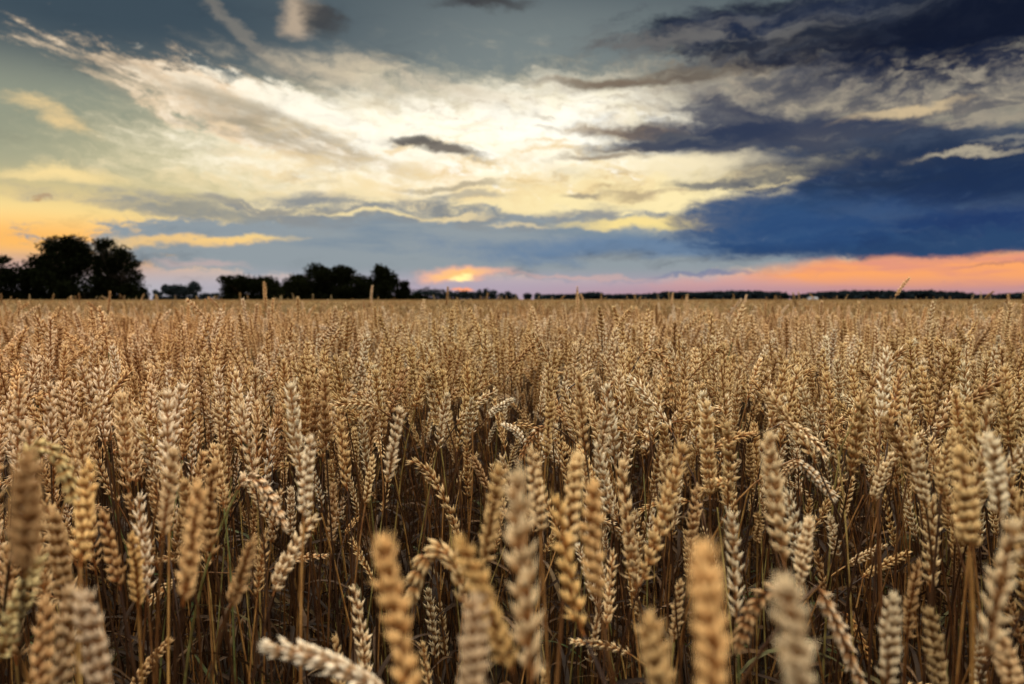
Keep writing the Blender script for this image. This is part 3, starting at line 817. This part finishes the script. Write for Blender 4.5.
# ---- which of them show largest: a coarse depth picture of the ears
GW, GH = 512, 342
grid = np.full((GH, GW), -1, int)
cand = np.where(pts_near[:, 1] < 2.1)[0]
items = [(hd, poly, hw, -10 - q) for q, (poly, hw, hd) in enumerate(hero_px)]
for k in cand:
    px, py, f = project(ear_world(k))
    if px.max() < 0 or px.min() > 1024 or py.min() > 684: continue
    items.append((f.mean(), np.stack([px, py], 1), 9.0 / f.mean(), k))
items.sort(key=lambda q: q[0])
area = {}
for d, poly, w, key in items:
    t = np.linspace(0, 1, max(6, int(np.hypot(*(poly[-1] - poly[0])) / 2) + 6)); s = np.linspace(0, 1, len(poly))
    cx, cy = np.interp(t, s, poly[:, 0]) / 2, np.interp(t, s, poly[:, 1]) / 2
    r = max(.6, w / 4); n = 0
    for x, y in zip(cx, cy):
        x0, x1 = max(0, int(x - r)), min(GW, int(x + r) + 1); y0, y1 = max(0, int(y - .5)), min(GH, int(y + .5) + 1)
        if x0 >= x1 or y0 >= y1: continue
        blk = grid[y0:y1, x0:x1]; free = blk == -1; n += int(free.sum()); blk[free] = key
    area[key] = n
ranked = sorted((k for k in area if k >= 0), key=lambda k: -area[k])
chosen = [k for k in ranked if area[k] > 6][:300 - len(HERO)]

# ---- those as plants of their own, copied from one plant of each shape
def lean_word(k):
    E = ear_world(k); v = E[-1] - E[0]; a = math.degrees(math.acos(max(-1, min(1, v[2] / np.linalg.norm(v)))))
    return 'upright' if a < 13 else 'slightly leaning' if a < 24 else 'leaning' if a < 45 else 'nodding' if a < 85 else 'drooping'
hero_mid = np.array([p.mean(0) for p, _, _ in hero_px])
bucket = {}
for k in chosen:
    px, py, f = project(ear_world(k)); c = np.array([px.mean(), py.mean()])
    c = np.clip(c, (0, 0), (1024, 684))
    dv = c - hero_mid; j = int(np.argmin(np.hypot(*dv.T))); dx, dy = dv[j]
    if abs(dx) > abs(dy) * .8: rel = 'on the oak side of' if dx < 0 else 'on the storm cloud side of'
    else: rel = 'above' if dy < 0 else 'below'
    bucket.setdefault((j, rel, lean_word(k)), []).append((math.hypot(dx, dy), k))
ORD = ['', 'second ', 'third ', 'fourth ', 'fifth ', 'sixth ', 'seventh ', 'eighth ', 'ninth ', 'tenth ', 'eleventh ', 'twelfth ']
label_of = {}
for (j, rel, lw), lst in bucket.items():
    lst.sort()
    for q, (_, k) in enumerate(lst):
        first = 'nearest ' if q == 0 and len(lst) > 1 else ORD[min(q, 11)]
        label_of[k] = f'{first}{lw} tan ear {rel} the {HERO[j][1]}'
protos = {}
for v, var in enumerate(VARIANTS):
    protos[v] = [(part, var[part]) for part in ('ear', 'stalk', 'leaf')]
source = {}
for k in chosen:
    v = int(near_idx[k]); loc = (pts_near[k, 0], pts_near[k, 1], 0)
    if v not in source:
        e = empty('wheat_plant', loc); kids = [link(part, me, e) for part, me in protos[v]]
        source[v] = (e, kids)
    else:
        e0, kids0 = source[v]
        e = e0.copy(); COL.objects.link(e); kids = []
        for c0 in kids0:
            c = c0.copy(); c.parent = e; COL.objects.link(c); kids.append(c)
    e.location = loc; e.rotation_euler = near_rot[k].tolist(); e.scale = (near_scl[k],) * 3
    tag(e, label_of[k], 'wheat plant', HG)
    kids[0].color = (*(np.array([1, 1, 1]) * rng.uniform(.9, 1.1)), 1)

# ---- the rest of the crop: one object
rest = np.ones(len(pts_near), bool); rest[chosen] = False
def make_patches():
    """square yard pieces of far crop, ears and the tops of their stalks"""
    out = []
    for s in range(4):
        g = np.random.default_rng(60 + s); b = Buf(); S = 1.6
        for _ in range(900):
            x, y = g.uniform(-S / 2, S / 2, 2); h = .875 * np.clip(g.normal(.99, .04), .86, 1.05)
            if g.random() < .003: h *= 1.12
            a = g.uniform(0, 6.28); ln = abs(g.normal(0, .2)) + (.8 if g.random() < .06 else 0)
            dirv = np.array([math.cos(a) * math.sin(ln), math.sin(a) * math.sin(ln), math.cos(ln)])
            tip = np.array([x, y, h]); L = .088; base = tip - dirv * L
            k = 5; side = unit(np.cross(dirv, (g.normal(), g.normal(), .2))); oth = np.cross(dirv, side)
            prof = [(0, .004), (.16, .0075), (.36, .0062), (.55, .0078), (.75, .006), (1, .0008)]
            vs, tp = [], []
            for q, (u, r) in enumerate(prof):
                for m in range(k):
                    w = 2 * math.pi * (m + .5 * (q % 2)) / k; rr = r * g.uniform(.75, 1.3)
                    vs.append(base + dirv * L * u + rr * (math.cos(w) * side + math.sin(w) * oth)); tp.append(g.uniform(.18, .6))  # low tip values put crease shade into the plain spindles' colour
            fs = [(q * k + m, q * k + (m + 1) % k, (q + 1) * k + (m + 1) % k, (q + 1) * k + m) for q in range(len(prof) - 1) for m in range(k)]
            b.add(vs, fs, 0, tp)
            tube(b, [base, base - np.array([dirv[0] * .05, dirv[1] * .05, .16]), np.array([base[0] - dirv[0] * .1, base[1], .30])], .0018, 3, 1)
        out.append(b.mesh('wheat_far', [M_EAR_SHADED, M_STALK, M_LEAF], False))
    return out
PATCH = make_patches()
S = 1.6; pp = []
ys = np.arange(15.0 + S / 2, 190, S)
for y in ys:
    hw = .80 * y + 4
    xs = np.arange(-hw, hw, S); pp += [(x, y) for x in xs]
pp = np.array(pp)
pidx = rng.integers(0, 4, len(pp)); prot = np.stack([np.zeros(len(pp)), np.zeros(len(pp)), rng.integers(0, 4, len(pp)) * math.pi / 2], 1); pscl = np.ones(len(pp))

groups = [('near', v['near']) for v in VARIANTS] + [('mid', v['mid']) for v in VARIANTS] + [('far', p) for p in PATCH]
NV = len(VARIANTS)
allxy = np.concatenate([pts_near[rest], pts_mid, pp])
allidx = np.concatenate([near_idx[rest], mid_idx + NV, pidx + 2 * NV]).astype(int)
allrot = np.concatenate([near_rot[rest], mid_rot, prot]); allscl = np.concatenate([near_scl[rest], mid_scl, pscl])
me = bpy.data.meshes.new('wheat_field')
me.from_pydata([(x, y, 0) for x, y in allxy], [], [])
a = me.attributes.new('idx', 'INT', 'POINT'); a.data.foreach_set('value', allidx)
a = me.attributes.new('rot', 'FLOAT_VECTOR', 'POINT'); a.data.foreach_set('vector', allrot.ravel())
a = me.attributes.new('scl', 'FLOAT', 'POINT'); a.data.foreach_set('value', allscl)
field = tag(link('wheat_field', me), 'dense stand of ripe tan wheat covering the whole field to the horizon', 'wheat crop', kind='stuff')
ng = bpy.data.node_groups.new('crop', 'GeometryNodeTree')
ng.interface.new_socket('Geometry', in_out='INPUT', socket_type='NodeSocketGeometry')
ng.interface.new_socket('Geometry', in_out='OUTPUT', socket_type='NodeSocketGeometry')
gi, go = ng.nodes.new('NodeGroupInput'), ng.nodes.new('NodeGroupOutput')
def named(typ, name):
    n = ng.nodes.new('GeometryNodeInputNamedAttribute'); n.data_type = typ; n.inputs[0].default_value = name
    return n.outputs[0]
s_idx, s_rot, s_scl = named('INT', 'idx'), named('FLOAT_VECTOR', 'rot'), named('FLOAT', 'scl')
e2r = ng.nodes.new('FunctionNodeEulerToRotation'); ng.links.new(s_rot, e2r.inputs[0])
join = ng.nodes.new('GeometryNodeJoinGeometry')
for q, (nm, mesh) in enumerate(groups):
    src = bpy.data.objects.new('wheat_source', mesh)
    oi = ng.nodes.new('GeometryNodeObjectInfo'); oi.inputs['Object'].default_value = src; oi.inputs['As Instance'].default_value = False
    cmp_ = ng.nodes.new('FunctionNodeCompare'); cmp_.data_type = 'INT'; cmp_.operation = 'EQUAL'
    ng.links.new(s_idx, cmp_.inputs[2]); cmp_.inputs[3].default_value = q
    iop = ng.nodes.new('GeometryNodeInstanceOnPoints')
    ng.links.new(gi.outputs[0], iop.inputs['Points']); ng.links.new(cmp_.outputs[0], iop.inputs['Selection'])
    ng.links.new(oi.outputs['Geometry'], iop.inputs['Instance'])
    ng.links.new(e2r.outputs[0], iop.inputs['Rotation']); ng.links.new(s_scl, iop.inputs['Scale'])
    ng.links.new(iop.outputs[0], join.inputs[0])
ng.links.new(join.outputs[0], go.inputs[0])
mod = field.modifiers.new('crop', 'NODES'); mod.node_group = ng
print('near', int(rest.sum()), 'mid', len(pts_mid), 'patches', len(pp), 'chosen', len(chosen))

# ------------------------------------------------------------------ far crop, seen edge on
M_FARCROP = flat_mat('far_crop', [(.32, (.13, .09, .042)), (.5, (.24, .17, .085)), (.7, (.34, .25, .13))], 1.3)
g = np.random.default_rng(3); b = Buf()
xs = np.linspace(-1, 1, 90); ys = 188 * (1100 / 188) ** np.linspace(0, 1, 60)
vs = [(x * (.86 * y + 20), y, .815 + g.normal(0, .03)) for y in ys for x in xs]
fs = [(j * 90 + i, j * 90 + i + 1, (j + 1) * 90 + i + 1, (j + 1) * 90 + i) for j in range(59) for i in range(89)]
b.add(vs, fs); tag(link('distant_crop', b.mesh('distant_crop', [M_FARCROP], False)), 'smooth band of ripe wheat at the far side of the field', 'wheat crop', kind='stuff')

# ------------------------------------------------------------------ trees
def leaf_mat(name, col):
    m, t = new_mat(name)
    oi = N(t, 'ShaderNodeTexCoord'); ns = N(t, 'ShaderNodeTexNoise'); ns.inputs['Scale'].default_value = .9; ns.inputs['Detail'].default_value = 5
    t.links.new(oi.outputs['Object'], ns.inputs['Vector'])
    c = ramp_node(t, ns.outputs['Fac'], [(.3, tuple(v * .6 for v in col)), (.7, tuple(v * 1.4 for v in col))])
    thin(t, c, .12, .9, .0)
    return m
M_LEAVES = leaf_mat('dark_foliage', (.0052, .0066, .003))
M_LEAVES2 = leaf_mat('olive_foliage', (.0062, .0078, .0034))
M_FARLEAF = leaf_mat('hazed_foliage', (.015, .023, .028))  # bluish and lighter: distance haze put into the leaf colour
M_BARK = flat_mat('bark', [(.3, (.018, .014, .010)), (.7, (.04, .03, .022))], 6)

def crown_buf(lobes, n, leaf, rng, flat=.8):
    b = Buf(); vol = np.array([r[3] * r[4] * r[5] for r in lobes]) ** .8; vol /= vol.sum()
    which = rng.choice(len(lobes), n, p=vol)
    u = rng.normal(size=(n, 3)); u /= np.linalg.norm(u, axis=1)[:, None]
    rad = rng.random(n) ** .40 * (1 + np.abs(rng.normal(0, .16, n)))
    L = np.array(lobes); c = L[which, :3] + u * rad[:, None] * L[which, 3:6]
    a = rng.normal(size=(n, 3)); a /= np.linalg.norm(a, axis=1)[:, None]
    d = rng.normal(size=(n, 3)); d -= (d * a).sum(1)[:, None] * a; d /= np.linalg.norm(d, axis=1)[:, None]
    s = leaf * rng.uniform(.55, 1.3, n)[:, None]; a *= s; d *= s * .6
    v = np.stack([c - a, c + d * .9, c + a, c - d], 1).reshape(-1, 3)
    b.add(v, [(4 * i, 4 * i + 1, 4 * i + 2, 4 * i + 3) for i in range(n)])
    return b

def make_tree(name, px, dist, lobes, label, n, leaf, seed, mat, group=None, trunk_r=.35, sub=7, fork=.3, gaps=False):
    """lobes: (pixel x, pixel y, radius x, radius y) of the crown masses, turned into metres at the tree's distance"""
    rng = np.random.default_rng(seed)
    k = dist / FPX; X = (px - 512) * k
    e = empty(name, (X, dist, 0)); big = []
    for (lx, ly, rx, ry) in lobes:
        cz = CAM_Z + (299 - ly) * k
        big.append(((lx - px) * k, rng.normal(0, rx * k * .3), cz, rx * k, rx * k * .8, ry * k))
    fine = []
    n = int(n * 1.8); low = [(x, y, (z - rz) * .5, rx * 1.0, ry, max(.8, (z - rz) * .62)) for (x, y, z, rx, ry, rz) in big if 0 < z - rz < 4.5]
    big += low + [(x, y, 1.3, rx * 1.02, ry, 1.9) for (x, y, z, rx, ry, rz) in big if z < 9 and not gaps and dist < 300]
    for (x, y, z, rx, ry, rz) in big:                       # every mass is a bunch of smaller clumps on its limbs
        for _ in range(sub):
            u = rng.normal(size=3); u /= np.linalg.norm(u); r = rng.uniform(.15, .80)
            s = rng.uniform(.38, .66)
            fine.append((x + u[0] * rx * r, y + u[1] * ry * r, z + u[2] * rz * r, rx * s, ry * s, rz * s * .8))
    if gaps is not True: fine += [(x, y, z, rx * .86, ry * .86, rz * .86) for (x, y, z, rx, ry, rz) in big]
    tr = Buf(); top = max(z for _, _, z, *_ in big)
    trunk = bezier(np.zeros(3), np.array([0, 0, top * .3]), np.array([rng.normal(0, .4), 0, top * .5]), np.array([rng.normal(0, .6), 0, top * .82]), 9)
    tube(tr, trunk, np.linspace(trunk_r, trunk_r * .25, 9), 8)
    for (x, y, z, rx, ry, rz) in fine[::2]:
        st = trunk[min(8, max(2, int(8 * fork + 4 * rng.random())))]
        en = np.array([x, y, z]); 
        tube(tr, bezier(st, st + (en - st) * .3 + np.array([0, 0, .1 * rx]), st + (en - st) * .7, en, 6), np.linspace(trunk_r * .4, trunk_r * .07, 6), 5)
    link('trunk', tr.mesh('trunk', [M_BARK]), e)
    link('crown', crown_buf(fine, n, leaf, rng).mesh('crown', [mat], False), e)
    tag(e, label, 'tree', group)
    return e

TG = 'trees along the far edge of the field'
make_tree('oak_tree', 68, 160, [(68, 262, 26, 20), (62, 247, 20, 12), (80, 250, 14, 12), (48, 262, 14, 8), (72, 241, 11, 6), (66, 280, 28, 14), (52, 268, 20, 11), (86, 262, 15, 15)],
          'broad dark oak with dense crown, beside the airier oak', 9000, .36, 1, M_LEAVES, TG, .5, 8)
make_tree('oak_tree', 116, 158, [(114, 262, 20, 20), (112, 244, 14, 8), (128, 258, 14, 12), (136, 270, 9, 8), (100, 258, 10, 14), (118, 282, 24, 14), (138, 282, 7, 6), (98, 274, 12, 16), (134, 262, 11, 8), (142, 274, 7, 7), (103, 248, 9, 7)],
          'airy spreading oak with sky showing through its crown', 4800, .32, 2, M_LEAVES, TG, .5, 9, gaps=True)
make_tree('tree', 2, 150, [(2, 259, 9, 4), (6, 262, 5, 3), (-8, 258, 12, 8), (-10, 280, 20, 16)], 'cut off tree with one branch reaching over the low thicket', 2600, .34, 3, M_LEAVES, TG, .3, 7)
make_tree('thicket_tree', 18, 152, [(18, 280, 16, 14), (8, 278, 13, 12), (28, 280, 13, 13)], 'low dense thicket tree under the reaching branch', 4200, .36, 4, M_LEAVES, TG, .2, 8)
make_tree('thicket_tree', 36, 154, [(36, 278, 13, 13), (29, 276, 9, 9), (47, 282, 14, 14)], 'rounded thicket tree at the foot of the dense oak', 3600, .36, 5, M_LEAVES, TG, .2, 8)
make_tree('thicket_tree', 92, 156, [(92, 286, 20, 12), (104, 288, 16, 10), (76, 288, 16, 11)], 'dark undergrowth tree filling the gap between both oaks', 4600, .36, 6, M_LEAVES, TG, .2, 8)
make_tree('thicket_tree', 134, 157, [(130, 290, 14, 9), (142, 293, 7, 6)], 'low bush tree under the airy oak', 2600, .34, 7, M_LEAVES, TG, .15, 8)
# the distant clump beyond the yellow strip
make_tree('tree', 158, 420, [(157, 292, 3, 3), (161, 293.5, 4, 2.5)], 'tiny round bush tree beside the flat topped copse', 700, .6, 8, M_FARLEAF, TG, .3, 5)
make_tree('tree', 172, 425, [(170, 290, 7, 6), (176, 290, 8, 6), (167, 288, 4, 4)], 'flat topped dark copse tree beyond the yellow strip', 2600, .7, 9, M_FARLEAF, TG, .4, 8)
make_tree('tree', 184, 428, [(183, 290, 7, 6), (188, 291, 6, 5)], 'squat copse tree leaning against the airy round tree', 1900, .7, 10, M_FARLEAF, TG, .4, 8)
make_tree('tree', 195, 400, [(195, 286, 6.5, 6.5), (198, 289, 5, 5), (192, 290, 5, 5), (196, 295, 4, 3)], 'airy round tree with a thin crown beyond the yellow strip', 1100, .55, 11, M_FARLEAF, TG, .4, 8)
make_tree('tree', 210, 430, [(206, 295, 6, 2.6), (214, 295, 6, 2.6)], 'low hedge tree between round tree and domed twin trees', 900, .6, 12, M_FARLEAF, TG, .3, 6)
# the wooded group
make_tree('tree', 240, 230, [(240, 285, 18, 11), (238, 281, 13, 7), (229, 290, 10, 9), (250, 286, 14, 12)], 'domed tree, first of the low twin domes', 5200, .46, 13, M_LEAVES, TG, .4, 9)
make_tree('tree', 265, 232, [(264, 286, 16, 11), (268, 282, 11, 7), (277, 290, 10, 9), (284, 294, 8, 7)], 'domed tree, second of the low twin domes', 4600, .46, 14, M_LEAVES2, TG, .4, 9)
make_tree('tree', 299, 236, [(298, 285, 15, 11), (301, 280, 11, 7), (289, 291, 11, 9), (308, 286, 12, 12)], 'rounded tree stepping up from the twin domes', 4600, .46, 15, M_LEAVES2, TG, .4, 9)
make_tree('tree', 322, 238, [(320, 278, 16, 13), (324, 273, 9, 7), (320, 290, 16, 9)], 'full tree leaning on the tallest dome of the grove', 5600, .46, 16, M_LEAVES, TG, .45, 9)
make_tree('tree', 343, 240, [(342, 277, 16, 12), (342, 270, 11, 6), (344, 290, 18, 9)], 'tallest broad dome in the middle of the grove', 6200, .46, 17, M_LEAVES, TG, .5, 9)
make_tree('tree', 364, 240, [(360, 282, 12, 10), (367, 283, 10, 8), (364, 291, 16, 10)], 'low crown filling the saddle between two domes', 3600, .46, 18, M_LEAVES2, TG, .4, 9)
make_tree('tree', 384, 238, [(381, 276, 12, 10), (381, 270, 8, 6), (391, 279, 9, 9), (384, 289, 18, 11)], 'narrow topped tree at the end of the grove', 5200, .46, 19, M_LEAVES, TG, .45, 9)
make_tree('tree', 405, 238, [(405, 284, 6, 5), (406, 290, 7, 6), (400, 292, 8, 6)], 'small round tree standing last at the end of the grove', 2000, .44, 20, M_LEAVES, TG, .3, 8)
make_tree('tree', 420, 236, [(418, 297, 6, 3), (425, 297.5, 4, 2)], 'low dark bush at the foot of the last grove tree', 700, .4, 21, M_LEAVES, TG, .15, 5)

# ------------------------------------------------------------------ hedgerow under the setting sun: one tree after another
HEDGE = [(418, 292.5, 7, 4.5), (427, 291.0, 7, 5), (434, 292.0, 6, 4.5), (442, 293.2, 7, 3.8), (450, 293.6, 6, 3.6), (458, 293.8, 6, 3.4), (466, 293.6, 6, 3.5), (473, 294.0, 6, 3.4),
         (480, 293.2, 5, 4), (486, 292.6, 4, 4.5), (492, 293.0, 5, 4.2), (502, 294.8, 4, 3), (508, 294.4, 5, 3.4), (514, 295.6, 4, 2.6), (527, 295.2, 4.5, 3), (538, 295.4, 5, 3)]
HW = ['level', 'highest', 'sloping', 'even topped', 'low', 'squat', 'plain', 'blunt', 'uneven', 'spiky', 'thin', 'small', 'gappy', 'tiny', 'detached round', 'last round']
for i, (x, y, rx, ry) in enumerate(HEDGE):
    where = ('below the sunset glow' if 445 < x < 480 else 'between grove and sunset glow' if x < 445 else 'just past the sunset glow' if x < 500 else 'where the hedgerow thins out')
    make_tree('hedge_tree', x, 640 + 4 * i, [(x, y, rx, ry), (x + 1, y + 2, rx, 3)], f'{HW[i]} dark hedgerow tree {where}', 420, 1.0, 40 + i, M_FARLEAF, 'trees of the far hedgerow', .3, 6)

# ------------------------------------------------------------------ far woods, each one mass on the horizon
def wood(name, x0, x1, profile, dist, label, seed):
    rng = np.random.default_rng(seed); k = dist / FPX; lobes = []
    n = int((x1 - x0) * 1.1)
    for i in range(n):
        x = rng.uniform(x0, x1); t = np.interp(x, [p[0] for p in profile], [p[1] for p in profile])
        h = CAM_Z + (300.6 - t) * k * rng.uniform(.92, 1.02)
        for zz in (.35, .78): lobes.append(((x - 512) * k, dist + rng.uniform(-40, 40), h * zz, 3.4 * k, 2.2 * k, h * .25))
    b = crown_buf(lobes, int(n * 130), 1.6 * k, rng)
    tag(link(name, b.mesh(name, [M_FARLEAF], False)), label, 'wood', kind='stuff')
wood('wood', 543, 660, [(543, 296.5), (575, 296), (590, 294), (598, 294.5), (605, 296.2), (640, 295.8), (660, 296)], 1500, 'thin low wood on the horizon, nearest the sunset', 201)
wood('wood', 652, 782, [(652, 295), (662, 293.5), (700, 294), (730, 292.3), (765, 293), (778, 294.5), (782, 297)], 1250, 'dark level wood on the horizon before the gap', 202)
wood('wood', 798, 968, [(798, 297), (812, 294.2), (840, 292.6), (880, 292.4), (918, 292.8), (924, 291.6), (930, 292.8), (955, 294), (968, 296.5)], 1250, 'long flat topped wood under the orange sky', 203)
wood('wood', 966, 1060, [(966, 297), (985, 296), (1010, 296), (1020, 294), (1060, 293)], 1500, 'faint end of the woods under the purple sky', 204)
# a pale barn at the edge of the long wood
k = 1180 / FPX; bx = (812 - 512) * k
e = empty('barn', (bx, 1180, 0))
wl, dp, hh, rh = 7.0, 6.0, 3.4, 5.6
def boxbuf(x0, x1, y0, y1, z0, z1):
    b = Buf(); v = [(x, y, z) for z in (z0, z1) for y in (y0, y1) for x in (x0, x1)]
    b.add(v, [(0, 1, 5, 4), (1, 3, 7, 5), (3, 2, 6, 7), (2, 0, 4, 6), (4, 5, 7, 6), (0, 2, 3, 1)]); return b
M_WALL = flat_mat('pale_wall', [(.3, (.40, .42, .46)), (.7, (.55, .57, .6))], .8)
M_ROOF = flat_mat('grey_roof', [(.3, (.16, .17, .2)), (.7, (.24, .25, .28))], .8)
link('wall', boxbuf(-wl, wl, -dp, dp, 0, hh).mesh('wall', [M_WALL], False), e)
b = Buf(); b.add([(-wl - .4, -dp - .4, hh - .1), (wl + .4, -dp - .4, hh - .1), (wl + .4, 0, rh), (-wl - .4, 0, rh), (wl + .4, dp + .4, hh - .1), (-wl - .4, dp + .4, hh - .1)], [(0, 1, 2, 3), (3, 2, 4, 5), (0, 3, 5), (1, 4, 2)])
link('roof', b.mesh('roof', [M_ROOF], False), e)
link('door', boxbuf(-1.6, 1.6, -dp - .08, -dp - .003, 0, 2.8).mesh('door', [M_ROOF], False), e)
tag(e, 'tiny pale barn at the edge of the long flat topped wood', 'barn')
